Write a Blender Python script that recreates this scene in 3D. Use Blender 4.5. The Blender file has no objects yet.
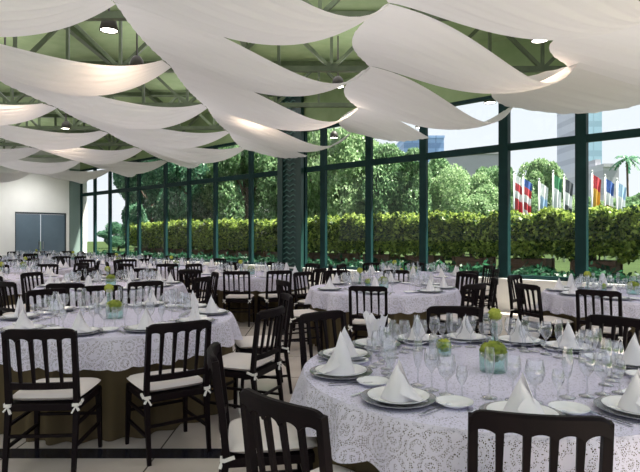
import bpy, math, random
import numpy as np
from mathutils import Vector, Matrix
C = bpy.context.scene.collection
RND = random.Random(7)
NR = np.random.RandomState(11)
F = 550.0; EYE = 1.47; CX = 320.0; CY = 236.0
pi = math.pi
MATS = {}

# ------------------------------------------------------------------ place
WD = Vector((0.739, -0.673, 0)).normalized()      # along the window wall
WN = Vector((0.673, 0.739, 0)).normalized()       # outwards through the glass
WANG = math.atan2(WD.y, WD.x)
def wall_pt(px, off=0.0, z=0.0):                  # foot of the window wall seen at a photo column
    u = (px-CX)/F
    y = 962.5/(67.95+61.9*u)
    return Vector((u*y, y, z)) + WN*off
CORNER = wall_pt(80)
def back_pt(px, z=0.0):
    u = (px-CX)/F
    s = (u*CORNER.y-CORNER.x)/(WN.x-u*WN.y)
    p = CORNER+WN*s
    return Vector((p.x, p.y, z))
def at(px, depth, z=0.0):
    return Vector(((px-CX)/F*depth, depth, z))

# ------------------------------------------------------------------ mesh helper
class MB:
    def __init__(s): s.v=[]; s.f=[]; s.mi=[]; s.cur=0
    def add(s, vs, fs):
        o=len(s.v); s.v += [tuple(v) for v in vs]
        for f in fs: s.f.append(tuple(i+o for i in f)); s.mi.append(s.cur)
    def box(s, a, b, M=None):
        x0,y0,z0=a; x1,y1,z1=b
        vs=[(x0,y0,z0),(x1,y0,z0),(x1,y1,z0),(x0,y1,z0),(x0,y0,z1),(x1,y0,z1),(x1,y1,z1),(x0,y1,z1)]
        if M: vs=[M@Vector(v) for v in vs]
        s.add(vs,[(0,3,2,1),(4,5,6,7),(0,1,5,4),(1,2,6,5),(2,3,7,6),(3,0,4,7)])
    def bar(s, p, q, w, h=None, up=(0,0,1), w2=None, h2=None):   # rectangular bar between two points
        p=Vector(p); q=Vector(q); h=h or w; w2=w2 or w; h2=h2 or h
        d=(q-p).normalized(); up=Vector(up)
        if abs(d.dot(up))>0.95: up=Vector((0,1,0)) if abs(d.y)<0.9 else Vector((1,0,0))
        a=d.cross(up).normalized(); b=a.cross(d).normalized()
        vs=[p+a*(sx*w/2)+b*(sy*h/2) for sx,sy in((-1,-1),(1,-1),(1,1),(-1,1))]+[q+a*(sx*w2/2)+b*(sy*h2/2) for sx,sy in((-1,-1),(1,-1),(1,1),(-1,1))]
        s.add(vs,[(0,1,2,3),(7,6,5,4),(0,4,5,1),(1,5,6,2),(2,6,7,3),(3,7,4,0)])
    def tube(s, pts, rs, n=8, cap=True):
        pts=[Vector(p) for p in pts]
        if not isinstance(rs,(list,tuple)): rs=[rs]*len(pts)
        o=[]; vs=[]
        for k,p in enumerate(pts):
            d=(pts[min(k+1,len(pts)-1)]-pts[max(k-1,0)]).normalized()
            up=Vector((0,0,1)) if abs(d.z)<0.9 else Vector((1,0,0))
            a=d.cross(up).normalized(); b=a.cross(d)
            for i in range(n):
                t=2*pi*i/n; vs.append(p+(a*math.cos(t)+b*math.sin(t))*rs[k])
        fs=[]
        for k in range(len(pts)-1):
            for i in range(n):
                j=(i+1)%n; fs.append((k*n+i,k*n+j,(k+1)*n+j,(k+1)*n+i))
        if cap: fs.append(tuple(range(n-1,-1,-1))); fs.append(tuple((len(pts)-1)*n+i for i in range(n)))
        s.add(vs,fs)
    def lathe(s, prof, n=16, o=(0,0,0)):
        vs=[]; fs=[]
        for r,z in prof:
            for i in range(n):
                t=2*pi*i/n; vs.append((o[0]+r*math.cos(t),o[1]+r*math.sin(t),o[2]+z))
        for k in range(len(prof)-1):
            for i in range(n):
                j=(i+1)%n; fs.append((k*n+i,k*n+j,(k+1)*n+j,(k+1)*n+i))
        s.add(vs,fs)
    def grid(s, fn, nu, nv):
        vs=[fn(i/nu,j/nv) for j in range(nv+1) for i in range(nu+1)]
        w=nu+1
        s.add(vs,[(j*w+i,j*w+i+1,(j+1)*w+i+1,(j+1)*w+i) for j in range(nv) for i in range(nu)])
    def mesh(s, name, mats, smooth=False):
        me=bpy.data.meshes.new(name); me.from_pydata(s.v,[],s.f)
        for m in (mats if isinstance(mats,(list,tuple)) else [mats]): me.materials.append(m)
        for p,i in zip(me.polygons,s.mi):
            p.material_index=i; p.use_smooth=smooth
        me.update(); return me
def obj(name, me, parent=None, loc=(0,0,0), rz=0.0, kind=None):
    o=bpy.data.objects.new(name,me); C.objects.link(o)
    o.location=loc; o.rotation_euler=(0,0,rz)
    if parent: o.parent=parent
    if kind: o['kind']=kind
    return o
def tag(o,label,cat,group=None):
    o['label']=label; o['category']=cat
    if group: o['group']=group
    return o
def empty(name,loc=(0,0,0),rz=0.0):
    o=bpy.data.objects.new(name,None); o.empty_display_size=.2; C.objects.link(o)
    o.location=loc; o.rotation_euler=(0,0,rz); return o
def bevel(me,w=.004,seg=2):
    import bmesh
    bm=bmesh.new(); bm.from_mesh(me)
    bmesh.ops.bevel(bm,geom=bm.edges[:],offset=w,segments=seg,affect='EDGES',profile=.6)
    bm.to_mesh(me); bm.free(); return me
def clip(me, planes):
    import bmesh
    bm=bmesh.new(); bm.from_mesh(me)
    for co,no in planes:
        bmesh.ops.bisect_plane(bm,geom=bm.verts[:]+bm.edges[:]+bm.faces[:],plane_co=co,plane_no=no,clear_outer=True)
    n=len(bm.faces); bm.to_mesh(me); bm.free(); return n

# ------------------------------------------------------------------ materials
def principled(name, col, rough=.6, metal=0, spec=.5, noise=None, bump=None, coat=0):
    m=bpy.data.materials.new(name); m.use_nodes=True; nt=m.node_tree; b=nt.nodes['Principled BSDF']
    b.inputs['Base Color'].default_value=(*col,1); b.inputs['Roughness'].default_value=rough
    b.inputs['Metallic'].default_value=metal; b.inputs['Specular IOR Level'].default_value=spec
    b.inputs['Coat Weight'].default_value=coat
    tc=nt.nodes.new('ShaderNodeTexCoord')
    if noise:
        scale,col2,lo,hi=noise
        n=nt.nodes.new('ShaderNodeTexNoise'); n.inputs['Scale'].default_value=scale; n.inputs['Detail'].default_value=4
        r=nt.nodes.new('ShaderNodeValToRGB'); r.color_ramp.elements[0].position=lo; r.color_ramp.elements[1].position=hi
        r.color_ramp.elements[0].color=(*col,1); r.color_ramp.elements[1].color=(*col2,1)
        nt.links.new(tc.outputs['Object'],n.inputs['Vector']); nt.links.new(n.outputs['Fac'],r.inputs['Fac']); nt.links.new(r.outputs['Color'],b.inputs['Base Color'])
    if bump:
        scale,st=bump
        n=nt.nodes.new('ShaderNodeTexNoise'); n.inputs['Scale'].default_value=scale
        k=nt.nodes.new('ShaderNodeBump'); k.inputs['Strength'].default_value=st
        nt.links.new(tc.outputs['Object'],n.inputs['Vector']); nt.links.new(n.outputs['Fac'],k.inputs['Height']); nt.links.new(k.outputs['Normal'],b.inputs['Normal'])
    return m
def emission(name,col,st):
    m=bpy.data.materials.new(name); m.use_nodes=True; nt=m.node_tree; nt.nodes.clear()
    e=nt.nodes.new('ShaderNodeEmission'); e.inputs[0].default_value=(*col,1); e.inputs[1].default_value=st
    o=nt.nodes.new('ShaderNodeOutputMaterial'); nt.links.new(e.outputs[0],o.inputs[0]); return m
def thin_glass(name,tint,lo,hi,rough=.02):
    m=bpy.data.materials.new(name); m.use_nodes=True; nt=m.node_tree; nt.nodes.clear()
    t=nt.nodes.new('ShaderNodeBsdfTransparent'); t.inputs[0].default_value=(*tint,1)
    g=nt.nodes.new('ShaderNodeBsdfGlossy'); g.inputs['Roughness'].default_value=rough
    lw=nt.nodes.new('ShaderNodeLayerWeight'); lw.inputs['Blend'].default_value=.35
    mr=nt.nodes.new('ShaderNodeMapRange'); mr.inputs['To Min'].default_value=lo; mr.inputs['To Max'].default_value=hi
    mx=nt.nodes.new('ShaderNodeMixShader'); o=nt.nodes.new('ShaderNodeOutputMaterial')
    nt.links.new(lw.outputs['Facing'],mr.inputs['Value']); nt.links.new(mr.outputs['Result'],mx.inputs[0])
    nt.links.new(t.outputs[0],mx.inputs[1]); nt.links.new(g.outputs[0],mx.inputs[2]); nt.links.new(mx.outputs[0],o.inputs[0])
    return m
def fabric(name,col,trans=.3,bump=(60,.05)):
    m=bpy.data.materials.new(name); m.use_nodes=True; nt=m.node_tree; nt.nodes.clear()
    d=nt.nodes.new('ShaderNodeBsdfDiffuse'); t=nt.nodes.new('ShaderNodeBsdfTranslucent')
    d.inputs[0].default_value=(*col,1); t.inputs[0].default_value=(*col,1)
    mx=nt.nodes.new('ShaderNodeMixShader'); mx.inputs[0].default_value=trans; o=nt.nodes.new('ShaderNodeOutputMaterial')
    nt.links.new(d.outputs[0],mx.inputs[1]); nt.links.new(t.outputs[0],mx.inputs[2]); nt.links.new(mx.outputs[0],o.inputs[0])
    tc=nt.nodes.new('ShaderNodeTexCoord'); n=nt.nodes.new('ShaderNodeTexNoise'); n.inputs['Scale'].default_value=bump[0]
    k=nt.nodes.new('ShaderNodeBump'); k.inputs['Strength'].default_value=bump[1]
    nt.links.new(tc.outputs['Object'],n.inputs['Vector']); nt.links.new(n.outputs['Fac'],k.inputs['Height']); nt.links.new(k.outputs['Normal'],d.inputs['Normal'])
    return m
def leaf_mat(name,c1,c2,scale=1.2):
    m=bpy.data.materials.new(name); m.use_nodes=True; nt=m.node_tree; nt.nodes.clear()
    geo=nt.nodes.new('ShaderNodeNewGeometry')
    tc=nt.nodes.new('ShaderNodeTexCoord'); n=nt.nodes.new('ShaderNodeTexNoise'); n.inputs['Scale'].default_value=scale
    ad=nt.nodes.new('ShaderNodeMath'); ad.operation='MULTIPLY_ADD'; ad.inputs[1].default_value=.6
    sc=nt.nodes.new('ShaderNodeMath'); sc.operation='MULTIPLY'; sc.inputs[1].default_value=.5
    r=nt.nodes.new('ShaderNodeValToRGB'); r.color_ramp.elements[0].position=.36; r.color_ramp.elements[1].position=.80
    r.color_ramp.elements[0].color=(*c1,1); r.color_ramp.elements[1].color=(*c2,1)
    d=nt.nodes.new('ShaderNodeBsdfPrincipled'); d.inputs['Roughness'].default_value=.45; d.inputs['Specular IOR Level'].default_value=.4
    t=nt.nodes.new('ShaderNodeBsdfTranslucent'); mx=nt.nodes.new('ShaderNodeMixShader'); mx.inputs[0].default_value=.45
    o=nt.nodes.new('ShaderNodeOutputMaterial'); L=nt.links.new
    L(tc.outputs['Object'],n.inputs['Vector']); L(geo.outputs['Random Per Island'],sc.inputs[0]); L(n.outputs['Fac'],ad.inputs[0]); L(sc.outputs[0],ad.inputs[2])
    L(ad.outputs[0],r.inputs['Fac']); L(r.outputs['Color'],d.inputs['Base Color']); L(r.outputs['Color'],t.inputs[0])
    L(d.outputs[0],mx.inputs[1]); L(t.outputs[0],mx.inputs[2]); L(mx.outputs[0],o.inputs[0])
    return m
def lace_mat(name,col,thin,fine=70):
    """woven lace: petal rings and mesh ground; threads opaque, eyelets open"""
    m=bpy.data.materials.new(name); m.use_nodes=True; nt=m.node_tree; nt.nodes.clear(); N=nt.nodes.new; L=nt.links.new
    tc=N('ShaderNodeTexCoord')
    v=N('ShaderNodeTexVoronoi'); v.inputs['Scale'].default_value=11; v.feature='F1'
    w=N('ShaderNodeMath'); w.operation='MULTIPLY'; w.inputs[1].default_value=26
    sn=N('ShaderNodeMath'); sn.operation='SINE'
    v2=N('ShaderNodeTexVoronoi'); v2.inputs['Scale'].default_value=fine; v2.feature='DISTANCE_TO_EDGE'
    lt=N('ShaderNodeMath'); lt.operation='LESS_THAN'; lt.inputs[1].default_value=.20
    mxx=N('ShaderNodeMath'); mxx.operation='MAXIMUM'
    gt=N('ShaderNodeMath'); gt.operation='GREATER_THAN'; gt.inputs[1].default_value=.35
    mr=N('ShaderNodeMapRange'); mr.inputs['To Min'].default_value=thin; mr.inputs['To Max'].default_value=1
    d=N('ShaderNodeBsdfDiffuse'); d.inputs[0].default_value=(*col,1)
    t=N('ShaderNodeBsdfTransparent'); mx=N('ShaderNodeMixShader'); o=N('ShaderNodeOutputMaterial')
    L(tc.outputs['Object'],v.inputs['Vector']); L(tc.outputs['Object'],v2.inputs['Vector'])
    L(v.outputs['Distance'],w.inputs[0]); L(w.outputs[0],sn.inputs[0]); L(sn.outputs[0],gt.inputs[0])
    L(v2.outputs['Distance'],lt.inputs[0]); L(lt.outputs[0],mxx.inputs[0]); L(gt.outputs[0],mxx.inputs[1]); L(mxx.outputs[0],mr.inputs['Value'])
    L(mr.outputs['Result'],mx.inputs[0]); L(t.outputs[0],mx.inputs[1]); L(d.outputs[0],mx.inputs[2]); L(mx.outputs[0],o.inputs[0])
    return m
def floor_mat():
    """polished beige stone slabs with dark inlaid bands"""
    m=bpy.data.materials.new('polished_stone_floor'); m.use_nodes=True; nt=m.node_tree; b=nt.nodes['Principled BSDF']; N=nt.nodes.new; L=nt.links.new
    tc=N('ShaderNodeTexCoord'); sp=N('ShaderNodeSeparateXYZ'); L(tc.outputs['Object'],sp.inputs[0])
    def band(out,period,off,width):
        a=N('ShaderNodeMath'); a.operation='ADD'; a.inputs[1].default_value=off; L(out,a.inputs[0])
        f=N('ShaderNodeMath'); f.operation='PINGPONG'; f.inputs[1].default_value=period/2; L(a.outputs[0],f.inputs[0])
        l=N('ShaderNodeMath'); l.operation='LESS_THAN'; l.inputs[1].default_value=width/2; L(f.outputs[0],l.inputs[0]); return l
    b1=band(sp.outputs['Y'],4.0,-3.72+4.0,.17); j1=band(sp.outputs['Y'],1.0,-5.72+6.0,.012); j2=band(sp.outputs['X'],1.0,.1,.012)
    mj=N('ShaderNodeMath'); mj.operation='MAXIMUM'; L(j1.outputs[0],mj.inputs[0]); L(j2.outputs[0],mj.inputs[1])
    n=N('ShaderNodeTexNoise'); n.inputs['Scale'].default_value=1.6; n.inputs['Detail'].default_value=6; L(tc.outputs['Object'],n.inputs['Vector'])
    r=N('ShaderNodeValToRGB'); r.color_ramp.elements[0].position=.3; r.color_ramp.elements[1].position=.75
    r.color_ramp.elements[0].color=(.52,.45,.41,1); r.color_ramp.elements[1].color=(.68,.62,.58,1); L(n.outputs['Fac'],r.inputs['Fac'])
    m1=N('ShaderNodeMixRGB'); m1.inputs[2].default_value=(.12,.10,.09,1); L(mj.outputs[0],m1.inputs[0]); L(r.outputs['Color'],m1.inputs[1])
    m2=N('ShaderNodeMixRGB'); m2.inputs[2].default_value=(.02,.02,.03,1); L(b1.outputs[0],m2.inputs[0]); L(m1.outputs[0],m2.inputs[1])
    L(m2.outputs[0],b.inputs['Base Color']); b.inputs['Roughness'].default_value=.16
    return m
WOOD=principled('black_lacquered_wood',(.006,.004,.005),.5,spec=.08,noise=(9,(.012,.007,.008),.3,.8))
CUSH=principled('cream_cushion_cloth',(.74,.68,.66),.85,bump=(90,.12))
TIE=principled('white_tie_ribbon',(.8,.77,.74),.8)
LACE=lace_mat('lavender_white_lace',(.68,.655,.82),.5,90)
LACEH=lace_mat('open_lace_border',(.66,.63,.74),.10,140)
CLOTH=fabric('white_table_linen',(.60,.575,.71),.12)
SKIRT=fabric('taupe_satin_skirt',(.115,.088,.050),.1)
NAPK=fabric('starched_white_napkin',(.84,.82,.86),.18)
PLATE=principled('white_porcelain',(.82,.82,.85),.12,spec=.6)
CHARG=principled('pewter_charger',(.33,.33,.36),.22,metal=.7)
SILV=principled('polished_cutlery_steel',(.75,.75,.78),.15,metal=1)
GLS=thin_glass('drinking_glass',(.95,.96,.98),.13,.9,.09)
VGL=thin_glass('vase_glass',(.80,.93,.90),.06,.55,.03)
PANE=thin_glass('window_glass',(.97,1,.985),.01,.08,.0)
MOSS=principled('green_flower_ball',(.10,.14,.012),.8,noise=(30,(.32,.38,.05),.3,.7),bump=(60,.6))
BUD=principled('lime_green_blossom',(.30,.36,.03),.8,noise=(40,(.50,.52,.10),.3,.7),bump=(60,.6))
STEM=principled('flower_stem',(.03,.07,.02),.6)
DRAPE=fabric('off_white_voile_drape',(.77,.74,.765),.38,(25,.03))
DECK=principled('pale_green_roof_deck',(.22,.31,.14),.75,noise=(3,(.30,.38,.20),.3,.8))
TRUSS=principled('green_painted_steel',(.045,.065,.030),.5,noise=(5,(.09,.12,.06),.3,.8))
FRAME=principled('dark_green_window_frame',(.006,.024,.025),.5,spec=.12,noise=(4,(.010,.036,.037),.3,.8))
COLM=principled('dark_green_column_paint',(.010,.040,.036),.4)
COLL=principled('pale_green_lattice_paint',(.06,.15,.13),.4)
WHITE=principled('white_plaster',(.74,.74,.73),.8,noise=(2,(.80,.80,.79),.3,.8))
DOORM=principled('blue_grey_door_paint',(.105,.155,.205),.45,noise=(2,(.13,.185,.24),.3,.8))
DARK=principled('dark_door_frame',(.04,.05,.06),.5)
HANDLE=principled('brushed_steel',(.5,.5,.5),.3,metal=1)
LAMPB=principled('black_lamp_housing',(.03,.025,.02),.5)
LENS=emission('lit_lamp_lens',(1,.93,.80),9)
PLANTER=principled('weathered_wood_planter',(.11,.065,.045),.8,noise=(6,(.17,.10,.07),.3,.8))
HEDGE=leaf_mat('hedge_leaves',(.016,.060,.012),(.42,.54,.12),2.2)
TREED=leaf_mat('dark_tree_leaves',(.03,.11,.07),(.17,.36,.22),.5)
TREEM=leaf_mat('mid_tree_leaves',(.08,.18,.08),(.32,.48,.25),.5)
TREEL=leaf_mat('light_tree_leaves',(.15,.27,.12),(.46,.60,.34),.5)
COVER=leaf_mat('ground_cover_leaves',(.008,.035,.02),(.03,.12,.06),1)
BARK=principled('tree_bark',(.10,.07,.05),.9,bump=(12,.5))
PAVE=principled('terrace_planting_soil',(.030,.045,.022),.95,spec=0,noise=(2,(.05,.075,.03),.3,.8))
EARTH=principled('grounds',(.06,.09,.04),.9,spec=0)
POLE=principled('white_flagpole',(.72,.74,.76),.35)

# ------------------------------------------------------------------ camera, world, sun
cam=bpy.data.cameras.new('camera'); cam.sensor_width=36; cam.lens=F/640*36; cam.clip_end=500; cam.clip_start=.05
co=bpy.data.objects.new('camera',cam); C.objects.link(co); co.location=(0,0,EYE); co.rotation_euler=(pi/2,0,0)
S=bpy.context.scene; S.camera=co
S.view_settings.view_transform='Standard'; S.view_settings.look='None'; S.view_settings.exposure=0.8; S.view_settings.gamma=1
S.cycles.max_bounces=10; S.cycles.transparent_max_bounces=24; S.cycles.caustics_reflective=False; S.cycles.caustics_refractive=False
S.cycles.sample_clamp_indirect=6
w=bpy.data.worlds.new('sky'); S.world=w; w.use_nodes=True; nt=w.node_tree; bg=nt.nodes['Background']
tc=nt.nodes.new('ShaderNodeTexCoord'); sp=nt.nodes.new('ShaderNodeSeparateXYZ'); rp=nt.nodes.new('ShaderNodeValToRGB')
rp.color_ramp.elements[0].position=0.0; rp.color_ramp.elements[0].color=(.90,.93,1,1)
rp.color_ramp.elements[1].position=.6; rp.color_ramp.elements[1].color=(.80,.88,1,1)
nt.links.new(tc.outputs['Generated'],sp.inputs[0]); nt.links.new(sp.outputs['Z'],rp.inputs['Fac']); nt.links.new(rp.outputs['Color'],bg.inputs[0])
bg.inputs[1].default_value=.61
sl=bpy.data.lights.new('sun','SUN'); sl.energy=13; sl.angle=.03; sl.color=(1,.94,.82)
so=bpy.data.objects.new('sun',sl); C.objects.link(so)
sd=Vector((-.60,.08,-1.2)).normalized()       # travelling direction
so.rotation_euler=sd.to_track_quat('-Z','Y').to_euler()

# ------------------------------------------------------------------ setting
A=wall_pt(80); R=A+WD*26; Bk=A-WN*17
def poly(pts,name,mat,kind='structure',up=True):
    mb=MB(); mb.add(pts,[tuple(range(len(pts)))]); o=obj(name,mb.mesh(name,mat)); o['kind']=kind; return o
plan=[A,R+WN*0,R-WN*17,Bk]
fl=poly([(p.x,p.y,0) for p in plan][::-1],'floor',floor_mat())
def slab(name,mat,z0,z1,ext=.35):
    q=[A+WN*ext-WD*ext,R+WN*ext,R-WN*17,Bk-WD*ext]
    mb=MB(); n=4; mb.add([(p.x,p.y,z0) for p in q]+[(p.x,p.y,z1) for p in q],[(0,1,2,3),(7,6,5,4)]+[(i,(i+1)%4+0,(i+1)%4+4,i+4) for i in range(4)])
    return obj(name,mb.mesh(name,mat),kind='structure')
slab('ceiling',DECK,5.35,5.55,1.0)
def wallbox(mb,p,q,z0,z1,t0,t1,nrm):
    p=Vector((p.x,p.y,0)); q=Vector((q.x,q.y,0))
    a=[p+nrm*t0,q+nrm*t0,q+nrm*t1,p+nrm*t1]
    mb.add([(v.x,v.y,z0) for v in a]+[(v.x,v.y,z1) for v in a],[(3,2,1,0),(4,5,6,7),(0,1,5,4),(1,2,6,5),(2,3,7,6),(3,0,4,7)])
mb=MB(); wallbox(mb,A,R,0,.6,-.05,.30,WN); obj('wall_right',mb.mesh('wall_right',WHITE),kind='structure')
mb=MB(); wallbox(mb,A,R,.6,.64,-.09,.32,WN); obj('trim_1',mb.mesh('trim_1',WHITE),kind='structure')
mb=MB(); wallbox(mb,A,R,4.3,5.35,0,.2,WN); obj('trim_2',mb.mesh('trim_2',DECK),kind='structure')
# back wall with its double door
d0=back_pt(15); d1=back_pt(66); DH=1.47+.955
mb=MB(); nb=-WD
wallbox(mb,Bk,d0,0,5.35,0,.25,nb); wallbox(mb,d1,A+WN*.3,0,5.35,0,.25,nb); wallbox(mb,d0,d1,DH,5.35,0,.25,nb)
obj('wall_left',mb.mesh('wall_left',WHITE),kind='structure')
for k in range(2):
    mid=d0.lerp(d1,.5); a,b=(d0,mid) if k==0 else (mid,d1)
    dr=empty('door_%d'%(k+1),((a.x+b.x)/2,(a.y+b.y)/2,0)); dr['kind']='structure'; loc=Vector(dr.location)
    def rel(name,mat,fn):
        m_=MB(); fn(m_); m_.v=[tuple(Vector(v)-loc) for v in m_.v]; return obj(name,m_.mesh(name,mat),dr)
    rel('leaf',DOORM,lambda m_:wallbox(m_,a.lerp(b,.02),a.lerp(b,.98),.02,DH-.08,.05,.11,nb))
    rel('frame',DARK,lambda m_:(wallbox(m_,a,b,DH-.07,DH,-.01,.12,nb),wallbox(m_,a if k==0 else b.lerp(a,.03),a.lerp(b,.03) if k==0 else b,0,DH,-.01,.12,nb)))
    e=.92 if k==0 else .08
    rel('handle',HANDLE,lambda m_:wallbox(m_,a.lerp(b,e-.01),a.lerp(b,e+.01),.95,1.25,.01,.05,nb))
# steel corner post strip
mb=MB(); wallbox(mb,A-WN*.45,A-WN*.02,0,4.3,-.06,0,nb); obj('trim_3',mb.mesh('trim_3',principled('grey_green_corner_post',(.16,.22,.21),.5)),kind='structure')

# windows: one bay = one window
cuts=[80,94,109,126,138,164.5,188,214.5,250,281]
right=[304,322.5,368,422.5,503,580.5]
ptsL=[wall_pt(c) for c in cuts]; ptsR=[wall_pt(c) for c in right]
last=ptsR[-1]
for k in range(5): ptsR.append(last+WD*1.55*(k+1))
ZT=EYE+1.75; wn=0
def window(p,q,mw,first):
    global wn; wn+=1
    o=empty('window_%d'%wn,(p.x,p.y,.64),WANG); o['kind']='structure'
    Lw=(q-p).length; h=4.3-.64; zt=ZT-.64
    mb=MB(); mb.box((-mw/2,.0,0),(mw/2,.14 if first else .09,h)); obj('mullion',mb.mesh('mullion',FRAME),o)
    mb=MB(); mb.box((mw/2,.01,zt-.07),(Lw-mw/2,.09,zt+.07)); obj('transom',mb.mesh('transom',FRAME),o)
    mb=MB(); mb.box((mw/2,.02,0),(Lw-mw/2,.13,.07)); mb.box((mw/2,.02,h-.07),(Lw-mw/2,.13,h)); obj('frame_rail',mb.mesh('frame_rail',FRAME),o)
    for z0,z1 in((.07,zt-.075),(zt+.075,h-.07)):
        mb=MB(); mb.add([(mw/2,.07,z0),(Lw-mw/2,.07,z0),(Lw-mw/2,.07,z1),(mw/2,.07,z1)],[(0,1,2,3)]); obj('pane',mb.mesh('pane',PANE),o)
for i in range(len(ptsL)-1): window(ptsL[i],ptsL[i+1],.14,False)
for i in range(len(ptsR)-1): window(ptsR[i],ptsR[i+1],.08 if i==0 else (.17 if i<4 else .19),i>3)
# latticed steel column
c0=wall_pt(281); c1=wall_pt(304.5); cl=(c1-c0).length
col=empty('lattice_column',(c0.x,c0.y,0),WANG); tag(col,'dark green latticed steel column standing in the window wall','column')
for s in(0,1):
    mb=MB(); x=0 if s==0 else cl-.20; mb.box((x,-.14,0),(x+.20,-.03,5.3)); obj('flange',mb.mesh('flange',COLM),col)
mb=MB(); mb.box((.2,-.06,0),(cl-.2,-.03,5.3)); obj('web_plate',mb.mesh('web_plate',COLM),col)
mb=MB(); z=.7; k=0
while z<5.2:
    for xa,xb in((.2,.2+(cl-.4)/2),(.2+(cl-.4)/2,cl-.2)):
        mb.bar((xa,-.10,z),((xa+xb)/2,-.10,z+.06),.022,.03,up=(0,1,0)); mb.bar(((xa+xb)/2,-.10,z+.06),(xb,-.10,z),.022,.03,up=(0,1,0))
    z+=.14
obj('lattice_bars',mb.mesh('lattice_bars',COLL),col)

# ------------------------------------------------------------------ ceiling drapes
XS=[.73+2.93*i for i in range(-6,5)]
YS=[.7,3.3,5.9,8.1,10.7,13.3,15.9,18.5,21.1,23.7]
ZC=EYE+2.5
inside=[(A-WN*.16,WN),(A+WD*.12,-WD)]
ORD=['first','second','third','fourth','fifth','sixth','seventh','eighth','ninth','tenth']
def in_room(x,y,m=0):
    v=Vector((x,y,0))-A; return v.dot(WN)<-m and v.dot(WD)>m
def sag(s,S0,p): u=s**p; return S0*4*u*(1-u)
def sail(i,j):
    x0,x1=XS[i],XS[i+1]; y0,y1=YS[j],YS[j+1]; W=y1-y0; ph=RND.uniform(0,6); dS=RND.uniform(-.05,.05)
    kn,ns,bul,bw=((.80,.10,0,.45) if x0<-3 else (.97,.42,0,-.30) if x0<0 else (.88,.46,.26,-.15) if x0<1 else (.25,.25,.62,.1))
    if j>=5: kn=min(kn,.72)
    def P(s,t):
        yn=y0+W*kn*s; yf=y1+.04*s
        bow=bw*math.sin(pi*s)
        y=(yn+bow*(1-t))*(1-t)+(yf-bow*.35*t)*t
        x=x0+(x1-x0)*s - (.06+bul)*math.sin(pi*min(1,t*1.0))*(1-s)**2
        sg=sag(s,ns+dS*.5,2.2)*(1-t)+sag(s,.42+dS,1.35)*t + .10*math.sin(pi*t)*math.sin(pi*min(1,s*1.1))
        z=ZC-sg-.05*s*(1-t)+.012*math.sin(t*38+ph+1.5*s)*(.25+.75*s)*(1-.6*s*s)+.006*math.sin(t*71+ph*2)
        return (x,y,z)
    mb=MB(); mb.grid(P,26,40); me=mb.mesh('ceiling_drape',DRAPE,True)
    if clip(me,inside)<30: bpy.data.meshes.remove(me); return None
    return me
def proj(p): return (CX+F*p[0]/max(p[1],.01), CY-F*(p[2]-EYE)/max(p[1],.01))
for j in range(len(YS)-1):
    row=[]
    for i in range(len(XS)-1):
        xm,ym=(XS[i]+XS[i+1])/2,(YS[j]+YS[j+1])/2
        u0,v0=proj((XS[i],YS[j+1],ZC-.3)); u1,_=proj((XS[i+1],YS[j+1],ZC))
        if u1<-60 or u0>700 or v0<-400: continue
        me=sail(i,j)
        if me: row.append((i,me))
    for k,(i,me) in enumerate(row):
        side=''
        o=obj('ceiling_drape',me)
        tag(o,'off-white swagged ceiling drape, %s row from the front, %s from the left'%(ORD[j],ORD[k]),'drape','swagged ceiling drapes')

# ------------------------------------------------------------------ roof trusses
def truss(name,p,q,z0,z1,label,n):
    o=empty(name,(p.x,p.y,0)); tag(o,label,'truss','roof trusses above the drapes')
    def bar(nm,a,b,w_):
        mb=MB(); mb.bar(Vector(a)-Vector(o.location),Vector(b)-Vector(o.location),w_,w_); obj(nm,mb.mesh(nm,TRUSS),o)
    lo=[p.lerp(q,k/n) for k in range(n+1)]
    P=lambda v,z:(v.x,v.y,z)
    bar('bottom_chord',P(p,z0),P(q,z0),.09); bar('top_chord',P(p,z1),P(q,z1),.10)
    for k in range(n):
        if k%2==0: bar('diagonal_brace',P(lo[k],z0),P(lo[k+1],z1),.06)
        else: bar('diagonal_brace',P(lo[k],z1),P(lo[k+1],z0),.06)
        bar('upright_brace',P(lo[k],z0),P(lo[k],z1),.05)
for k,y in enumerate([4.6,7.2,9.5,12.1,14.7,17.3,19.9]):
    def xmax(y):   # to the window wall
        return A.x+ ( (A-Vector((0,y,0))).dot(WN) - A.x*WN.x + 0)/WN.x if False else (A.dot(WN)-.25-y*WN.y)/WN.x
    def xmin(y):
        return (A.dot(WD)+.15-y*WD.y)/WD.x
    xa=max(xmin(y),-y*.62-1.2); xb=min(xmax(y),y*.62+1.2)
    if xb-xa<2: continue
    truss('roof_truss',Vector((xa,y,0)),Vector((xb,y,0)),4.35,5.25,'green steel roof truss above the drapes, %s one from the front'%ORD[k],max(4,int((xb-xa)/.9)))
# purlins
for k,x in enumerate([-7.5,-4.6,-1.5,1.6,4.6]):
    ya=3.2 if abs(x)<2 else abs(x)/.62; yb=(A.dot(WN)-.25-x*WN.x)/WN.y; yc=(-(A.dot(WD)+.15)+x*WD.x)/-WD.y if False else 99
    v=yb
    while not in_room(x,v,.1) and v>ya: v-=.2
    if v-ya<1: continue
    mb=MB(); mb.bar((0,0,5.29),(0,v-ya,5.29),.10,.12); o=obj('roof_purlin',mb.mesh('roof_purlin',TRUSS),None,(x,ya,0))
    tag(o,'green steel purlin running under the roof deck, %s from the left'%ORD[k],'purlin','purlins under the roof deck')

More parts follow.
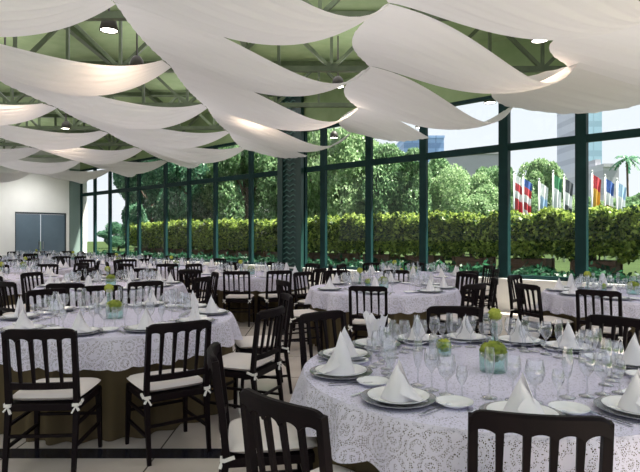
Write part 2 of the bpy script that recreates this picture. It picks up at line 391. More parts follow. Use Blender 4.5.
# added fill lights above the fabric, no fixtures: down onto drapes, up onto roof
for bx in range(-5,4):
    for by in range(0,6):
        x=bx*3.6+.6; y=2.2+by*4.0
        if not in_room(x,y,1.6) or abs(x)>y*.75+3.5: continue
        l=bpy.data.lights.new('drape_fill_light','AREA'); l.shape='SQUARE'; l.size=3.0; l.energy=26; l.color=(1,.94,1)
        lo=bpy.data.objects.new('drape_fill_light',l); C.objects.link(lo); lo.location=(x,y,5.22)
        l=bpy.data.lights.new('roof_fill_light','AREA'); l.shape='SQUARE'; l.size=2.0; l.energy=11; l.color=(1,.95,1)
        lo=bpy.data.objects.new('roof_fill_light',l); C.objects.link(lo); lo.location=(x,y,4.45); lo.rotation_euler=(pi,0,0)
# added fill spots without fixtures, brightening the back wall
for k in range(4):
    p=A-WN*(2.2+2.6*k)+WD*1.6
    l=bpy.data.lights.new('back_wall_fill','SPOT'); l.energy=72; l.spot_size=2.2; l.spot_blend=1; l.shadow_soft_size=.3; l.color=(1,.98,.95)
    lo=bpy.data.objects.new('back_wall_fill',l); C.objects.link(lo); lo.location=(p.x,p.y,3.45)
    lo.rotation_euler=Vector((-WD.x,-WD.y,-.75)).to_track_quat('-Z','Y').to_euler()
# ceiling spotlights
mbh=MB(); mbh.lathe([(.0,.20),(.05,.20),(.10,.14),(.13,.0),(.115,.0),(.10,.06),(0,.06)],20); HOUS=mbh.mesh('housing',LAMPB,True)
mbl=MB(); mbl.lathe([(0,.0),(.06,.002),(.112,.012)],20); LENM=mbl.mesh('lens',LENS)
mbs=MB(); mbs.bar((0,0,.2),(0,0,.98),.025); RODM=mbs.mesh('hanger_rod',LAMPB)
spots=[(109,31,'in the gap at the upper left'),(540,41,'in the gap at the upper right'),(490,103,'in the small gap over the right windows'),(5,78,'at the left edge of the photo'),
 (52,107,'in the second gap from the left edge'),(137,68,'at the tip of the upper left gap'),(338,87,'below the wide middle gap'),(334,138,'in the small gap right of the column'),
 (66,129,'in the small gap above the doors'),(195,153,'in the small gap left of the column'),(420,128,'above the drapes over the middle windows'),(255,100,'above the drapes in the middle')]
for px,py,where in spots:
    z=4.32; dpt=F*(z-EYE)/(CY-py); p=at(px,dpt,z)
    o=empty('ceiling_spotlight',p); tag(o,'black hanging ceiling spotlight, lit, '+where,'light','ceiling spotlights in the drape gaps')
    obj('housing',HOUS,o); obj('lens',LENM,o); obj('hanger_rod',RODM,o)
    l=bpy.data.lights.new('spot_glow','SPOT'); l.energy=32; l.spot_size=2.5; l.spot_blend=.8; l.color=(1,.74,.50); l.shadow_soft_size=.11
    lo=bpy.data.objects.new('spot_glow',l); C.objects.link(lo); lo.parent=o; lo.location=(0,0,-.02)

# ------------------------------------------------------------------ chairs
def chair_meshes():
    D={}
    def yb(z): return .015-.055*max(0,(z-.45)/.45)     # recline of the back
    W=.205
    mb=MB()                                             # top rail
    def rail(u,v):
        x=(u*2-1)*(W+.012); e=abs(u*2-1)
        zb=.825+.022*abs(math.sin(5*pi*u))**.6; zt=.905-.030*e**14
        yc=yb(.87)-.035*(1-e*e); th=.015
        ring=[(-th,zb),(th,zb),(th*1.1,zt-.01),(th*.6,zt),(-th*.6,zt),(-th*1.1,zt-.01)]
        k=int(round(v*6))%6; return (x,yc+ring[k][0],ring[k][1])
    mb.grid(rail,40,6)
    for sgn in(0,1):
        vs=[rail(sgn,k/6) for k in range(6)]; mb.add(vs,[tuple(range(6))])
    D['top_rail']=[mb.mesh('top_rail',WOOD)]
    mb=MB()
    for k in range(10):
        xa=-W+2*W*k/10; xb=-W+2*W*(k+1)/10; f=lambda x:yb(.55)-.02*(1-(x/W)**2)
        mb.bar((xa,f(xa),.545),(xb,f(xb),.545),.024,.04)
    D['lower_rail']=[mb.mesh('lower_rail',WOOD)]
    D['spindle']=[]
    for k in range(4):
        x=-W+2*W*(k+1)/5; mb=MB(); c=1-(x/W)**2
        mb.bar((x,yb(.55)-.02*c,.555),(x,yb(.84)-.034*c,.838),.016,.016,w2=.026,h2=.016,up=(0,1,0)); D['spindle'].append(mb.mesh('spindle',WOOD))
    D['rear_post']=[]; D['front_leg']=[]; D['stretcher']=[]; D['cushion_tie']=[]
    for s in(-1,1):
        mb=MB(); pts=[(s*W,-.045,0),(s*W,.012,.43),(s*W,yb(.6),.6),(s*W,yb(.89),.885)]
        for a,b,wa,wb in zip(pts,pts[1:],(.024,.034,.032),(.034,.032,.030)): mb.bar(a,b,wa,wa,up=(0,1,0),w2=wb,h2=wb)
        D['rear_post'].append(mb.mesh('rear_post',WOOD))
        mb=MB(); mb.bar((s*(W+.01),.415,0),(s*(W-.0),.40,.42),.022,.022,up=(0,1,0),w2=.036,h2=.036); D['front_leg'].append(mb.mesh('front_leg',WOOD))
        for z in(.17,.30):
            mb=MB(); mb.bar((s*W,-.02,z),(s*W,.408,z),.018); D['stretcher'].append(mb.mesh('stretcher',WOOD))
        mb=MB()
        for q in range(2): mb.bar((s*W,-.005,.42),(s*(W+(.022 if q else -.022)),-.018,.375+.015*q),.015,.007)
        mb.bar((s*W-.020,-.008,.425),(s*W+.020,-.008,.425),.018,.018); mb.bar((s*(W+.022),.0,.425),(s*(W+.022),.05,.44),.014,.014)
        D['cushion_tie'].append(mb.mesh('cushion_tie',TIE))
    mb=MB(); mb.bar((-W,.41,.24),(W,.41,.24),.018); D['stretcher'].append(mb.mesh('stretcher',WOOD))
    mb=MB(); mb.bar((-W,-.02,.24),(W,-.02,.24),.018); D['stretcher'].append(mb.mesh('stretcher',WOOD))
    mb=MB(); mb.box((-W-.012,0,.385),(W+.012,.43,.43)); D['seat_frame']=[bevel(mb.mesh('seat_frame',WOOD),.006)]
    mb=MB()                                             # cushion: puffed pad
    def cus(u,v):
        x=(u*2-1); y=(v*2-1); r=(abs(x)**6+abs(y)**6)**(1/6); r=max(r,1e-6)
        return x,y,r
    n=18
    for side in(1,-1):
        def g(u,v):
            x=u*2-1; y=v*2-1; h=(max(0,1-abs(x)**5)*max(0,1-abs(y)**5))**.35
            kx=1-.04*y*y*y*y; ky=1-.04*x**4
            return (x*.222*kx,.235+y*.215*ky,.462+side*(.030 if side>0 else .028)*h)
        mb2=MB(); mb2.grid(g,n,n)
        if side<0: mb2.f=[f[::-1] for f in mb2.f]
        mb.add(mb2.v,mb2.f)
    D['seat_cushion']=[mb.mesh('seat_cushion',CUSH,True)]
    return D
CH=chair_meshes()
def join(keys):
    mb=MB()
    for k in keys:
        for me in CH[k]: mb.add([v.co for v in me.vertices],[tuple(p.vertices) for p in me.polygons])
    return mb
FARF=join(['top_rail','lower_rail','spindle','rear_post','front_leg','seat_frame','stretcher']).mesh('chair_frame',WOOD)
def chair(x,y,rz,label,full,group):
    o=empty('banquet_chair',(x,y,0),rz); tag(o,label,'chair',group)
    if full:
        cu=obj('seat_cushion',CH['seat_cushion'][0],o)
        for k,ms in CH.items():
            if k=='seat_cushion': continue
            for me in ms: obj(k,me,cu if k=='cushion_tie' else o)
    else:
        obj('chair_frame',FARF,o); obj('seat_cushion',CH['seat_cushion'][0],o)
    return o

# ------------------------------------------------------------------ tables
TR=1.02
def cloth_meshes(n=168,seed=0,dents=()):
    # taupe skirt to the floor
    mb=MB(); prof=[(.755-.02,0),(.70,.002),(.5,.006),(.25,.018),(.0,.035)]
    def sk(u,v):
        t=2*pi*u; z=.735*(1-v); amp=.006+.042*v**.7
        r=TR-.035+.015*v+amp*math.sin(30*t+1.3*math.sin(3*t+seed))*.8+amp*.4*math.sin(11*t+seed)
        for a,dp in dents:
            da=(t-math.radians(a)+pi)%(2*pi)-pi; r-=dp*math.exp(-(da/.27)**6)*min(1,v*2.6)
        return (r*math.cos(t),r*math.sin(t),max(z,.004))
    mb.grid(sk,360,6); skirt=mb.mesh('skirt',SKIRT,True)
    mb=MB(); mb.lathe([(0,.738),(TR-.03,.738),(TR-.02,.73),(TR-.03,.715),(0,.715)],64); top=mb.mesh('tabletop',CLOTH)
    # lace overlay
    mb=MB()
    def lace_top(u,v):
        t=2*pi*u; r=TR*v; return (r*math.cos(t),r*math.sin(t),.7445)
    mb.grid(lace_top,96,6)
    def hem(u,v):
        t=2*pi*u; d=.20+.018*abs(math.sin(20*t))+.01*math.sin(3*t+seed)
        f=min(1,v*4); z=.7445-d*v**1.15
        r=TR+.012*math.sin(min(1,v*5)*pi/2)+.03*v+.036*v*math.sin(20*t+.7*math.sin(2*t))+.01*v+.012*v*math.sin(33*t+seed)
        return (r*math.cos(t),r*math.sin(t),z)
    mb2=MB(); mb2.grid(hem,400,8)
    return skirt,top,mb.mesh('lace_overlay',LACE,True),mb2.mesh('scalloped_hem',LACEH,True)
CM=cloth_meshes(seed=1)
CM0=cloth_meshes(seed=1,dents=((259.6,.34),(189,.08),(36,.12),(84,.12),(130,.12)))
def plate_mesh(r,mat,nm):
    mb=MB(); mb.lathe([(0,.004),(r*.62,.004),(r*.70,.008),(r*.98,.020),(r,.021),(r*.98,.016),(r*.70,.003),(r*.6,0),(0,0)],36); return mb.mesh(nm,mat,True)
PL=plate_mesh(.135,PLATE,'dinner_plate'); CHG=plate_mesh(.165,CHARG,'charger_plate'); BP=plate_mesh(.08,PLATE,'bread_plate')
def napkin_cone():
    mb=MB()
    def fn(u,v):                                       # rolled pointed cone with a slanting wrapped edge
        t=2*pi*u*1.18+.3; r=.058*(1-v)**.85*(1+.14*u)+.002; h=.172-.05*u
        return (r*math.cos(t)*(1+.13*math.sin(4*t)*(1-v)),r*math.sin(t),h*v)
    mb.grid(fn,40,12)
    def flap(u,v):                                     # loose corner lying out on the plate
        x=.03+.09*v; y=(u-.5)*.12*(1-v*.85); z=.075*(1-v)**2*(1-(2*u-1)**2*.5)+.003
        return (x,y,z)
    mb.grid(flap,10,8); return mb.mesh('folded_napkin',NAPK,True)
def napkin_mitre():
    mb=MB()
    def fn(u,v):
        t=2*pi*u; pk=.10+.055*abs(math.cos(t*1.0))**1.5+.012*math.cos(9*t)
        r=.045+.030*v**2+.012*math.sin(6*t)*v
        return (r*math.cos(t),r*.75*math.sin(t),(pk+.045)*v)
    mb.grid(fn,56,8)
    mb.lathe([(.05,.0),(.058,.02),(.05,.045)],24); return mb.mesh('folded_napkin',NAPK,True)
def napkin_fan():
    mb=MB()
    def fn(u,v):
        t=(u-.5)*2; x=t*.075*(1-.55*v); y=.05*(1-v*.8)*math.cos(t*1.5)*(1)+.008*math.sin(14*u)*(1-v); return (x,y,.19*v*(1-.25*abs(t)**2))
    mb.grid(fn,30,10)
    def bk(u,v):
        a=fn(u,v); return (a[0]*.9,-a[1]*.8,a[2]*.95)
    mb.grid(bk,30,10); return mb.mesh('folded_napkin',NAPK,True)
NK=[napkin_cone(),napkin_mitre(),napkin_fan()]
def glass_mesh(h,bw,stem,nm,base=.034):
    zs=h*stem
    mb=MB(); mb.lathe([(0,.002),(base,.0),(base,.003),(.008,.008),(.004,.02),(.004,zs-.012),(.012,zs),(bw*.75,zs+(h-zs)*.18),(bw,zs+(h-zs)*.45),(bw*.96,zs+(h-zs)*.7),(bw*.80,h)],16)
    return mb.mesh(nm,GLS,True)
GL=[('water_goblet',glass_mesh(.185,.042,.40,'water_goblet')),('wine_glass',glass_mesh(.20,.036,.48,'wine_glass')),('champagne_flute',glass_mesh(.225,.024,.42,'champagne_flute')),('sherry_glass',glass_mesh(.15,.026,.5,'sherry_glass'))]
def knife():
    mb=MB(); mb.box((-.009,0,0),(.009,.09,.006)); mb.box((-.010,.09,.001),(.011,.22,.004)); return mb.mesh('table_knife',SILV)
def fork():
    mb=MB(); mb.box((-.005,0,0),(.005,.13,.005)); mb.box((-.012,.13,.001),(.012,.155,.006))
    for k in range(4): x=-.012+.008*k; mb.box((x-.0,.155,.002),(x+.003,.20,.005))
    return mb.mesh('table_fork',SILV)
KN,FK=knife(),fork()
def ball(n,r,jit,zc,mb,sq=1.0):
    for k in range(n):
        v=Vector((NR.randn(),NR.randn(),NR.randn())).normalized(); p=v*r; p.z*=sq; p.z+=zc
        q=.25*r
        a=v.orthogonal().normalized(); b=v.cross(a)
        mb.add([p+a*q,p+b*q,p-a*q,p-b*q,p+v*q*.8],[(0,1,4),(1,2,4),(2,3,4),(3,0,4)])
    mb.lathe([(r*.98*math.cos(a_),zc+sq*r*.98*math.sin(a_)) for a_ in [(-pi/2+pi*k/10) for k in range(11)]],14)
mb=MB(); ball(170,.062,0,.105,mb,.75); MOSSM=mb.mesh('green_blossoms',MOSS,True)
mb=MB(); mb.lathe([(0,.004),(.070,.0),(.072,.006),(.074,.105),(.071,.105),(.069,.008)],24); VASEM=mb.mesh('glass_bowl',VGL,True)
mb=MB(); ball(90,.040,0,.205,mb); BUDM=mb.mesh('blossom',BUD,True)
mb=MB(); mb.tube([(0,0,.01),(.003,0,.1),(0,0,.18)],.006,6); STEMM=mb.mesh('stem',STEM)
mb=MB(); mb.lathe([(0,.003),(.028,0),(.030,.02),(.018,.06),(.016,.15),(.018,.15),(.020,.06)],16); BVM=mb.mesh('bud_vase',VGL,True)
mb=MB(); mb.lathe([(0,.002),(.042,0),(.044,.01),(.044,.09),(.041,.09),(.041,.01)],20); SMV=mb.mesh('glass_cup',VGL,True)
mb=MB(); ball(80,.040,0,.062,mb,.9); SMB=mb.mesh('green_blossoms',BUD,True)
mb=MB(); mb.lathe([(0,.002),(.022,0),(.022,.15),(.019,.15),(.019,.004)],16); CNM=mb.mesh('glass_cylinder',GLS,True)

def clock(a): return int(round((90-a)/30.0))%12 or 12
HOURS=['','one','two','three','four','five','six','seven','eight','nine','ten','eleven','twelve']
ten=lambda s:[s+36*k for k in range(10)]
TABLES=[ # x, y, description, seat angles with chairs (None: around), settings
 (.93,3.0,'nearest right table',[36,84,130,189,225,259.6],[5,38,60,84,108,133,160,189,225,261,297,333]),
 (-1.81,4.9,'nearest left table',[273.5,305,338,16,139,116],[272,305,338,14,50,86,116,150,185,236]),
 (.88,7.7,'table right of centre',[257,205,140,113,75,25,350,310],None),
 (3.9,6.9,'table before the white sill',[229,195,137],ten(13)),
 (-3.06,8.1,'table behind nearest left table',ten(18-0),None),
 (-1.3,10.4,'table below the lattice column',[268,295,330,4,40,76,112,148,184,232],None),
 (-5.6,9.6,'table at left edge',ten(14),None),
 (1.75,10.3,'table beside the middle windows',ten(8),None),
 (-3.3,12.7,'window row table left of column',ten(25),None),
 (-5.4,14.8,'window row table third from column',ten(9),None),
 (-7.6,17.0,'window row table fourth from column',ten(30),None),
 (-9.9,19.2,'window row table nearest far corner',ten(3),None),
 (-6.5,12.1,'table before the blue doors, nearest',ten(20),None),
 (-8.7,14.6,'table before the blue doors, second nearest',ten(12),None),
 (-10.9,16.9,'table closest to the blue doors',ten(6),None)]
glass_jobs=[]; placed=[]
def near_other(x,y,i):
    for k,t in enumerate(TABLES):
        if k!=i and math.hypot(t[0]-x,t[1]-y)<1.22: return True
    return any(math.hypot(a-x,b-y)<.48 for a,b in placed)
for ti,(tx,ty,desc,seats,sets) in enumerate(TABLES):
    rz=RND.uniform(0,6) if ti else 0; cm=CM if ti else CM0
    t=empty('round_table',(tx,ty,0),rz); tag(t,'round banquet table in pleated taupe skirt, the '+desc,'table','round banquet tables')
    obj('skirt',cm[0],t); obj('tabletop',cm[1],t)
    t=empty('lace_tablecloth',(tx,ty,0),rz); tag(t,'white scalloped lace cloth over the '+desc,'tablecloth','lace tablecloths')
    obj('lace_overlay',CM[2],t); obj('scalloped_hem',CM[3],t)
    used=set()
    custom=ti in(0,1,2,3,5)
    for a in seats:
        dist=1.50 if ti<2 else 1.46
        if (ti,a) in((0,36),(0,84),(0,130)): dist=1.38
        if (ti,a)==(1,139): dist=1.40
        if (ti,a)==(0,259.6): dist=1.215
        if (ti,a)==(0,189): dist=1.43
        if (ti,a)==(0,225): dist=1.475
        x=tx+dist*math.cos(math.radians(a)); y=ty+dist*math.sin(math.radians(a))
        px=CX+F*x/max(y,.1)
        if px<-45 or px>690 or not in_room(x,y,.35): continue
        if near_other(x,y,ti) and not custom: continue
        placed.append((x,y)); h=clock(a)
        while h in used: h=h%12+1
        used.add(h)
        chair(x,y,math.radians(a+90+(0 if custom else RND.uniform(-7,7))),'dark banquet chair with cream cushion, %s-o\'clock place of %s'%(HOURS[h],desc),y<10.5,'banquet chairs around the tables')
    usedS=set()
    for a in (sets or seats):
        r=.83; ca,sa=math.cos(math.radians(a)),math.sin(math.radians(a))
        x,y=tx+r*ca,ty+r*sa; px=CX+F*x/max(y,.1)
        if px<-40 or px>690: continue
        h=clock(a)
        while h in usedS: h=h%12+1
        usedS.add(h); where='%s-o\'clock place of %s'%(HOURS[h],desc); rz=math.radians(a+90); z=.747
        zp=z
        if ty<9:
            o=obj('charger_plate',CHG,None,(x,y,z),rz); tag(o,'grey charger plate at '+where,'plate','charger plates'); zp=z+.009
        o=obj('dinner_plate',PL,None,(x,y,zp),rz); tag(o,'white dinner plate at '+where,'plate','dinner plates')
        kind=1 if (ti,a) in((0,133),) else (2 if RND.random()<.25 and ti>0 else 0)
        nr=rz+RND.uniform(-.6,.6)
        if ti==0: nr=math.radians({189:200,225:-30,261:-60,38:190}.get(a,a))
        o=obj('folded_napkin',NK[kind],None,(x,y,zp+.005),nr)
        if ti==0: o.scale=(1.1,1.1,1.0) if a!=189 else (1.25,1.25,1.25)
        tag(o,['white cone-folded napkin at ','white crown-folded napkin at ','white fan-folded napkin at '][kind]+where,'napkin','folded napkins on the plates')
        tx_=Vector((-sa,ca,0)); rd=Vector((ca,sa,0)); c=Vector((tx,ty,z))
        for g,(rr,off) in enumerate([(.60,.10),(.585,.01),(.56,-.085),(.62,.19)][:4 if ti<4 else 3]):
            p=c+rd*rr+tx_*off; glass_jobs.append((p.y,g,p,where))
        if ty<8.5:
            for sgn,me,nm in((1,KN,'table_knife'),(-1,FK,'table_fork')):
                p=c+rd*(.93)+tx_*(.185*sgn); o=obj(nm,me,None,p,rz)
                tag(o,('steel knife at ' if sgn>0 else 'steel fork at ')+where,'cutlery','cutlery beside the plates')
            p=c+rd*.70-tx_*.25; o=obj('bread_plate',BP,None,p); tag(o,'small white bread plate at '+where,'plate','bread plates')
    # centrepieces
    c=Vector((tx,ty,.747))
    o=empty('flower_bowl',c+Vector((.0,-.05,0))); tag(o,'glass bowl of green blossoms on the '+desc,'centrepiece','green table centrepieces')
    obj('glass_bowl',VASEM,o); obj('green_blossoms',MOSSM,o)
    q=c+(Vector((.22,.62,0)) if ti==0 else Vector((-.28,.55,0)))
    o=empty('bud_vase',q); tag(o,'slim bud vase with lime blossom on the '+desc,'vase','green table centrepieces')
    obj('vase_glass',BVM,o); st=obj('stem',STEMM,o); obj('blossom',BUDM,st)
    q=c+Vector((-.18,.33,0))
    o=empty('flower_cup',q); tag(o,'small glass cup of lime blossoms on the '+desc,'centrepiece','green table centrepieces')
    obj('glass_cup',SMV,o); obj('green_blossoms',SMB,o)
    if ty<9:
        o=obj('candle_holder',CNM,None,c+Vector((-.27,.22,0))); tag(o,'clear glass cylinder candle holder on the '+desc,'candle holder','candle holders')
glass_jobs.sort(key=lambda j:j[0])
gl_names=['clear water goblet at ','clear wine glass at ','slim champagne flute at ','small sherry glass at ']
for d,g,p,where in glass_jobs[:290]:
    o=obj(GL[g][0],GL[g][1],None,p); tag(o,gl_names[g]+where,'glass','drinking glasses')
rest=MB()
for d,g,p,where in glass_jobs[290:]:
    me=GL[g][1]; rest.add([v.co+p for v in me.vertices],[tuple(f.vertices) for f in me.polygons])
if rest.v:
    o=obj('distant_glassware',rest.mesh('distant_glassware',GLS,True)); o['kind']='stuff'; tag(o,'glassware crowded on the farthest tables by the doors','glassware')

# ------------------------------------------------------------------ outside
TZ=.55
q=[A+WN*.3-WD*60,R+WN*.3+WD*30,R+WN*90+WD*30,A+WN*90-WD*60]
poly([(p.x,p.y,TZ) for p in q][::-1],'terrace',PAVE)
poly([(-150,-150,-.03),(150,-150,-.03),(150,150,-.03),(-150,150,-.03)],'ground',EARTH)
def leaves(n,shape,size,rs,flat=.0):
    """scatter of small leaf blades; shape(rs)->points (n,3)"""
    P=shape(n,rs); d=rs.randn(n,3); d/=np.linalg.norm(d,axis=1)[:,None]; e=rs.randn(n,3); e-=d*(e*d).sum(1)[:,None]; e/=np.linalg.norm(e,axis=1)[:,None]
    s=size*rs.uniform(.6,1.3,n)[:,None]
    v=np.stack([P-d*s*.5,P+e*s*.28,P+d*s*.5,P-e*s*.28],1).reshape(-1,3)
    f=np.arange(4*n).reshape(-1,4)
    return v,f
def leaf_mesh(name,v,f,mat):
    me=bpy.data.meshes.new(name); me.from_pydata(v.tolist(),[],f.tolist()); me.materials.append(mat); me.update(); return me
def crown(n,rs,rx,rz,zc,lumps=26):
    c=rs.randn(lumps,3); c/=np.linalg.norm(c,axis=1)[:,None]; c*=rs.uniform(.45,.85,lumps)[:,None]
    k=rs.randint(0,lumps,n); d=rs.randn(n,3); d/=np.linalg.norm(d,axis=1)[:,None]
    p=c[k]+d*(rs.uniform(.18,.36,lumps)[k]*rs.uniform(.75,1.05,n))[:,None]
    return p*np.array([rx,rx,rz])+np.array([0,0,zc])
def boxy(sx,sy,z0,z1):
    def fn(n,rs):
        p=rs.uniform(-1,1,(n,3)); top=rs.rand(n)<.35
        hgt=np.where(top,rs.uniform(.75,1,n),rs.rand(n))+.09*np.sin(p[:,0]*5+rs.rand()*6)+.05*np.sin(p[:,0]*17+p[:,1]*9+rs.rand()*6)
        w_=.88+.22*np.sin(np.clip(hgt,0,1)*2.4)
        return np.stack([p[:,0]*sx*w_,p[:,1]*sy*w_,z0+(z1-z0)*hgt],1)
    return fn
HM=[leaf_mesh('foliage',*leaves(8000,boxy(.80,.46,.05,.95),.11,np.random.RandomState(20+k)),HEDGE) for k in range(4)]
mb=MB()
for k in range(9):
    a=RND.uniform(0,6.3); r=RND.uniform(.05,.25); mb.tube([(r*.5*math.cos(a),r*.4*math.sin(a),-.05),(r*1.4*math.cos(a),r*math.sin(a),.75)],[.018,.008],5)
HST=mb.mesh('stems',BARK)
def planter_mesh():
    mb=MB()
    for k in range(4): mb.box((-.40,-.25,.02+k*.10),(.40,.25,.11+k*.10))
    for sx in(-1,1):
        for sy in(-1,1): mb.box((sx*.40-.03,sy*.25-.03,0),(sx*.40+.03,sy*.25+.03,.43))
    return mb.mesh('wooden_planter',PLANTER)
def soil():
    mb=MB(); mb.box((-.36,-.21,.41),(.36,.21,.425)); return mb.mesh('soil',principled('soil',(.04,.03,.02),.95))
PLM,SOM=planter_mesh(),soil()
start=wall_pt(100); np_=0
npl=20
L0=(wall_pt(80)-A).dot(WD); step=1.36
for k in range(18):
    p=A+WN*1.75+WD*(.95+step*k); 
    px=CX+F*p.x/p.y
    if px>720: break
    if 108<px<137: continue
    o=empty('planter_box',(p.x,p.y,TZ),WANG); tag(o,'brown wooden planter box outside the windows, %s from the left'%ORDN[k] if False else 'brown wooden planter box outside the windows, number %s counting from the left'%(HOURS+['thirteen','fourteen','fifteen','sixteen','seventeen','eighteen','nineteen'])[np_+1],'planter','planters outside the windows')
    obj('box',PLM,o); obj('soil',SOM,o)
    s=.72 if px<110 else RND.uniform(.95,1.06)
    h=empty('hedge_shrub',(p.x,p.y,TZ+.45),WANG+(pi if k%2 else 0)); h.scale=(1,1,s)
    tag(h,'yellow-green clipped shrub in the planter box, number %s from the left'%(HOURS+['thirteen','fourteen','fifteen','sixteen','seventeen','eighteen','nineteen'])[np_+1],'shrub','hedge shrubs in the planters')
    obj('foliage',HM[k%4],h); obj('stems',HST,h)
    np_+=1
# low plants along the sill
def strip(n,rs):
    u=rs.rand(n); p=np.stack([.6+u*((R-A).length-.6),rs.uniform(.42,1.2,n),np.abs(rs.randn(n))*.08+.02+.10*(np.sin(u*140)>.2)],1)
    return p
v,f=leaves(14000,strip,.14,np.random.RandomState(5))
o=obj('ground_cover',leaf_mesh('ground_cover',v,f,COVER),None,(A.x,A.y,TZ),WANG); o['kind']='stuff'; tag(o,'low dark green ground cover along the outside of the sill','plants')
# trees
TM={}
for nm,m in(('d',TREED),('m',TREEM),('l',TREEL)):
    for k in range(2):
        rs=np.random.RandomState(hash(nm)%7 if False else (ord(nm)+k))
        TM[nm,k]=leaf_mesh('crown',*leaves(32000,lambda n,r_:crown(n,r_,1,1,0),.062,rs),m)
mb=MB(); mb.tube([(0,0,0),(.05,.02,.5),(0,0,1)],[.06,.045,.03],8)
for k in range(5):
    a=k*1.3; mb.tube([(0,0,.7+.05*k),(.4*math.cos(a),.4*math.sin(a),1.1+.05*k)],[.025,.01],5)
TRK=mb.mesh('trunk',BARK,True)
TREES=[ (118,31,2.3,1.1,'d','small teal bush seen through the far-left glass'), # px, depth, top z, radius, kind, label
 (152,27,6.4,2.0,'d','dark blue-green tree at the left end of the tree mass'),
 (182,25,6.6,2.2,'d','dark tree beyond the hedge, second from the left end'),
 (216,27,7.2,2.2,'d','dark tree beyond the hedge, third from the left end'),
 (247,24,6.6,2.1,'m','mid-green tree just left of the lattice column'),
 (285,26,7.6,2.4,'m','tall mid-green tree behind the lattice column'),
 (322,24,7.0,2.2,'l','pale green tree right of the lattice column'),
 (356,23,6.6,2.1,'l','pale tree framed by the middle window'),
 (392,22,5.6,1.8,'m','mid-green tree right of the pale middle ones'),
 (428,23,5.0,1.8,'m','lower tree in front of the blue tower'),
 (462,22,4.5,1.7,'l','low pale tree in front of the striped building'),
 (492,23,4.7,1.5,'m','low tree left of the flags'),
 (515,27,4.8,1.5,'m','leafy tree just behind the first flags'),
 (545,28,5.9,1.8,'l','tall light tree rising behind the flags'),
 (585,30,3.9,1.7,'m','low tree before the glass skyscraper'),
 (612,30,3.8,1.6,'l','low pale tree right of the skyscraper'),
 (642,26,3.9,1.6,'m','mid-green tree at the right edge'),
 (168,41,8.3,3.0,'d','dark tree at the back, leftmost of three'),(300,39,9.6,3.0,'m','mid-green tree at the back, right of the column'),(372,38,8.2,2.8,'l','pale tree at the back, in the middle windows'),(410,42,7.6,2.6,'m','mid-green tree at the back, before the blue tower'),
 (200,36,8.4,3.0,'d','dark tree at the back, left of two'),(265,36,9.2,3.0,'d','dark tree at the back, behind the column'),
 (335,36,9.2,3.0,'m','mid-green tree at the back, behind the pale ones')]
for k,(px,dp,zt,r,kd,lb) in enumerate(TREES):
    p=at(px,dp,TZ); hh=zt-TZ
    o=empty('tree',p,k*1.1); tag(o,lb,'tree','trees beyond the hedge')
    rz_=min(hh*.5,r*1.5); c=obj('crown',TM[kd,k%2],o,(0,0,hh-rz_*.98)); c.scale=(r,r,rz_)
    t=obj('trunk',TRK,o); t.scale=(r,r,max(.3,hh-rz_))
# small tree seen through the far-left glass
# palms
def palm(px,dp,zt,r,label,n=16):
    p=at(px,dp,TZ); o=empty('palm_tree',p); tag(o,label,'palm'); hh=zt-TZ
    mb=MB(); mb.tube([(0,0,0),(.1,0,hh*.5),(0,0,hh-r*.3)],[.16,.12,.11],8); obj('trunk',mb.mesh('trunk',BARK,True),o)
    mb=MB()
    for k in range(n):
        a=2*pi*k/n+RND.uniform(-.2,.2); el=RND.uniform(-.1,1.2)
        pts=[]; 
        for q in range(7):
            u=q/6; rr=r*u*math.cos(el*.6); z=hh-r*.3+r*(.9*math.sin(el)*u-.95*u*u*.8)
            pts.append(Vector((rr*math.cos(a),rr*math.sin(a),z)))
        side=Vector((-math.sin(a),math.cos(a),0))
        for q in range(6):
            wq=r*.17*math.sin(pi*(q+.6)/7)
            for sg in(-1,1):
                mb.add([pts[q],pts[q+1],pts[q+1].lerp(pts[q],.2)+side*sg*wq-Vector((0,0,wq*.6)),pts[q]+side*sg*wq*.7-Vector((0,0,wq*.5))],[(0,1,2,3)])
    obj('fronds',mb.mesh('fronds',TREED),o)
palm(627,60,EYE+82*60/F,1.75,'lone palm on a thin trunk at the right, above the flags')
# flags
def flat(name,c): return principled(name,c,.7)
FR=flat('flag_red',(.55,.05,.07)); FW=flat('flag_white',(.80,.82,.86)); FB=flat('flag_blue',(.05,.12,.42)); FY=flat('flag_yellow',(.75,.42,.06)); FLB=flat('flag_light_blue',(.38,.55,.78)); FDK=flat('flag_dark',(.07,.08,.10)); FGR=flat('flag_green',(.05,.25,.12)); FMA=flat('flag_maroon',(.28,.02,.06))
FLAGS=[(514,19.5,[FW,FR,FW,FR,FR],'white and red drooping flag at the left end of the flag row'),
 (523,19.5,[FB,FR,FW,FR,FW],'red and white striped flag with blue top, second in the row'),
 (539,19.5,[FW,FLB,FW],'white and light blue flag on the third pole'),
 (553,19.5,[FGR,FW,FW],'white flag with green top on the fourth pole'),
 (564,19.5,[FDK,FW,FDK],'dark and white flag on the fifth pole'),
 (578,19.5,[FB,FB,FW],'deep blue flag beside the window mullion'),
 (592,19.5,[FR,FY,FY],'red and yellow flag right of the skyscraper mullion'),
 (605,19.5,[FB,FW,FMA],'blue, white and maroon flag'),
 (617,19.5,[FLB,FW,FLB],'pale blue and white flag at the right end of the row')]
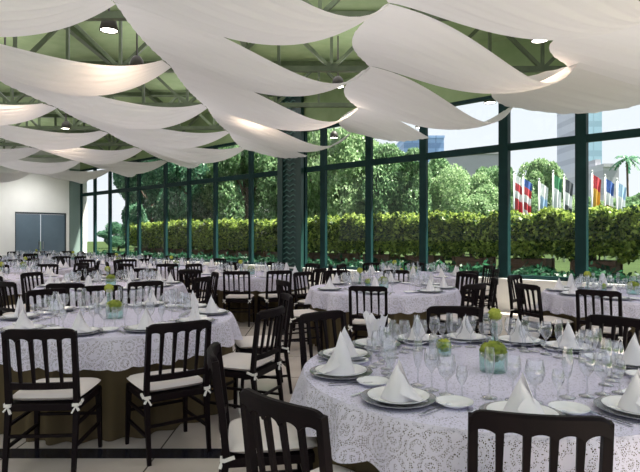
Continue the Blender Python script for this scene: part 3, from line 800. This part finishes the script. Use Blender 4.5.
for k,(px,dp,cols,lb) in enumerate(FLAGS):
    p=at(px,dp,TZ); o=empty('flagpole',p); tag(o,'flagpole flying '+('a ' if not lb.startswith('deep') else 'a ')+lb,'flagpole','row of flagpoles')
    H=EYE+(64-4*(k%3))*dp/F-TZ; mb=MB(); mb.tube([(0,0,0),(0,0,H)],[.045,.03],8); mb.lathe([(.0,H-.02),(.05,H+.02),(0,H+.08)],8); obj('pole',mb.mesh('pole',POLE,True),o)
    mb=MB(); n=len(cols)
    for j,c in enumerate(cols):
        mb.cur=j
        def fn(u,v,j=j):
            vv=(j+v)/n; x=.04+.30*u*(1-.25*math.sin(vv*2)); y=.07*math.sin(u*9+vv*2)*(.3+vv); return (x,y,H-.08-1.35*vv-.2*u)
        mb.grid(fn,12,6)
    obj('flag',mb.mesh('flag',cols,True),o)
# buildings
def facade(name,c1,c2,fl,bay):
    m=bpy.data.materials.new(name); m.use_nodes=True; nt=m.node_tree; b=nt.nodes['Principled BSDF']; N=nt.nodes.new; L=nt.links.new
    tc=N('ShaderNodeTexCoord'); sp=N('ShaderNodeSeparateXYZ'); L(tc.outputs['Object'],sp.inputs[0])
    f=N('ShaderNodeMath'); f.operation='PINGPONG'; f.inputs[1].default_value=fl/2; L(sp.outputs['Z'],f.inputs[0])
    l=N('ShaderNodeMath'); l.operation='GREATER_THAN'; l.inputs[1].default_value=fl*.2; L(f.outputs[0],l.inputs[0])
    g=N('ShaderNodeMath'); g.operation='PINGPONG'; g.inputs[1].default_value=bay/2; L(sp.outputs['X'],g.inputs[0])
    h=N('ShaderNodeMath'); h.operation='GREATER_THAN'; h.inputs[1].default_value=bay*.06; L(g.outputs[0],h.inputs[0])
    mu=N('ShaderNodeMath'); mu.operation='MULTIPLY'; L(l.outputs[0],mu.inputs[0]); L(h.outputs[0],mu.inputs[1])
    mx=N('ShaderNodeMixRGB'); mx.inputs[1].default_value=(*c1,1); mx.inputs[2].default_value=(*c2,1); L(mu.outputs[0],mx.inputs[0]); L(mx.outputs[0],b.inputs['Base Color']); b.inputs['Roughness'].default_value=.5
    return m
def building(nm,px0,px1,y_top,dp,depth,mat,label,extra=None):
    xa=(px0-CX)/F*dp; xb=(px1-CX)/F*dp; H=EYE+(CY-y_top)*dp/F
    o=empty(nm,((xa+xb)/2,dp,0)); tag(o,label,'building'); w_=(xb-xa)/2
    mb=MB(); mb.box((-w_,0,0),(w_,depth,H)); obj('tower_block',mb.mesh('tower_block',mat),o)
    mb=MB(); mb.box((-w_*1.02,-.3,H),(w_*1.02,depth+.3,H+.6)); mb.box((-w_*.4,depth*.3,H+.6),(w_*.3,depth*.6,H+2)); obj('roof_parapet',mb.mesh('roof_parapet',mat),o)
    if extra: extra(o,w_,H)
SKY=facade('pale_blue_glass_facade',(.26,.40,.52),(.33,.50,.64),3.5,2.5)
GRY=facade('grey_facade',(.36,.36,.40),(.46,.46,.50),3.2,4)
BLU=facade('blue_glass_facade',(.16,.27,.48),(.24,.38,.62),3.5,3)
STR=facade('striped_grey_facade',(.36,.36,.40),(.15,.14,.20),2.4,400)
building('skyscraper',585,602,60,130,14,SKY,'tall pale blue glass skyscraper at the right')
building('skyscraper_annex',575.5,584,60,128,10,GRY,'narrow grey tower beside the glass skyscraper')
building('low_building',603,619,167,100,15,GRY,'small grey building right of the skyscraper')
building('blue_tower',404,444,138,140,18,BLU,'blue glass tower behind the trees at the middle windows')
building('striped_building',446,503,154,110,20,STR,'wide grey building with dark window stripes')
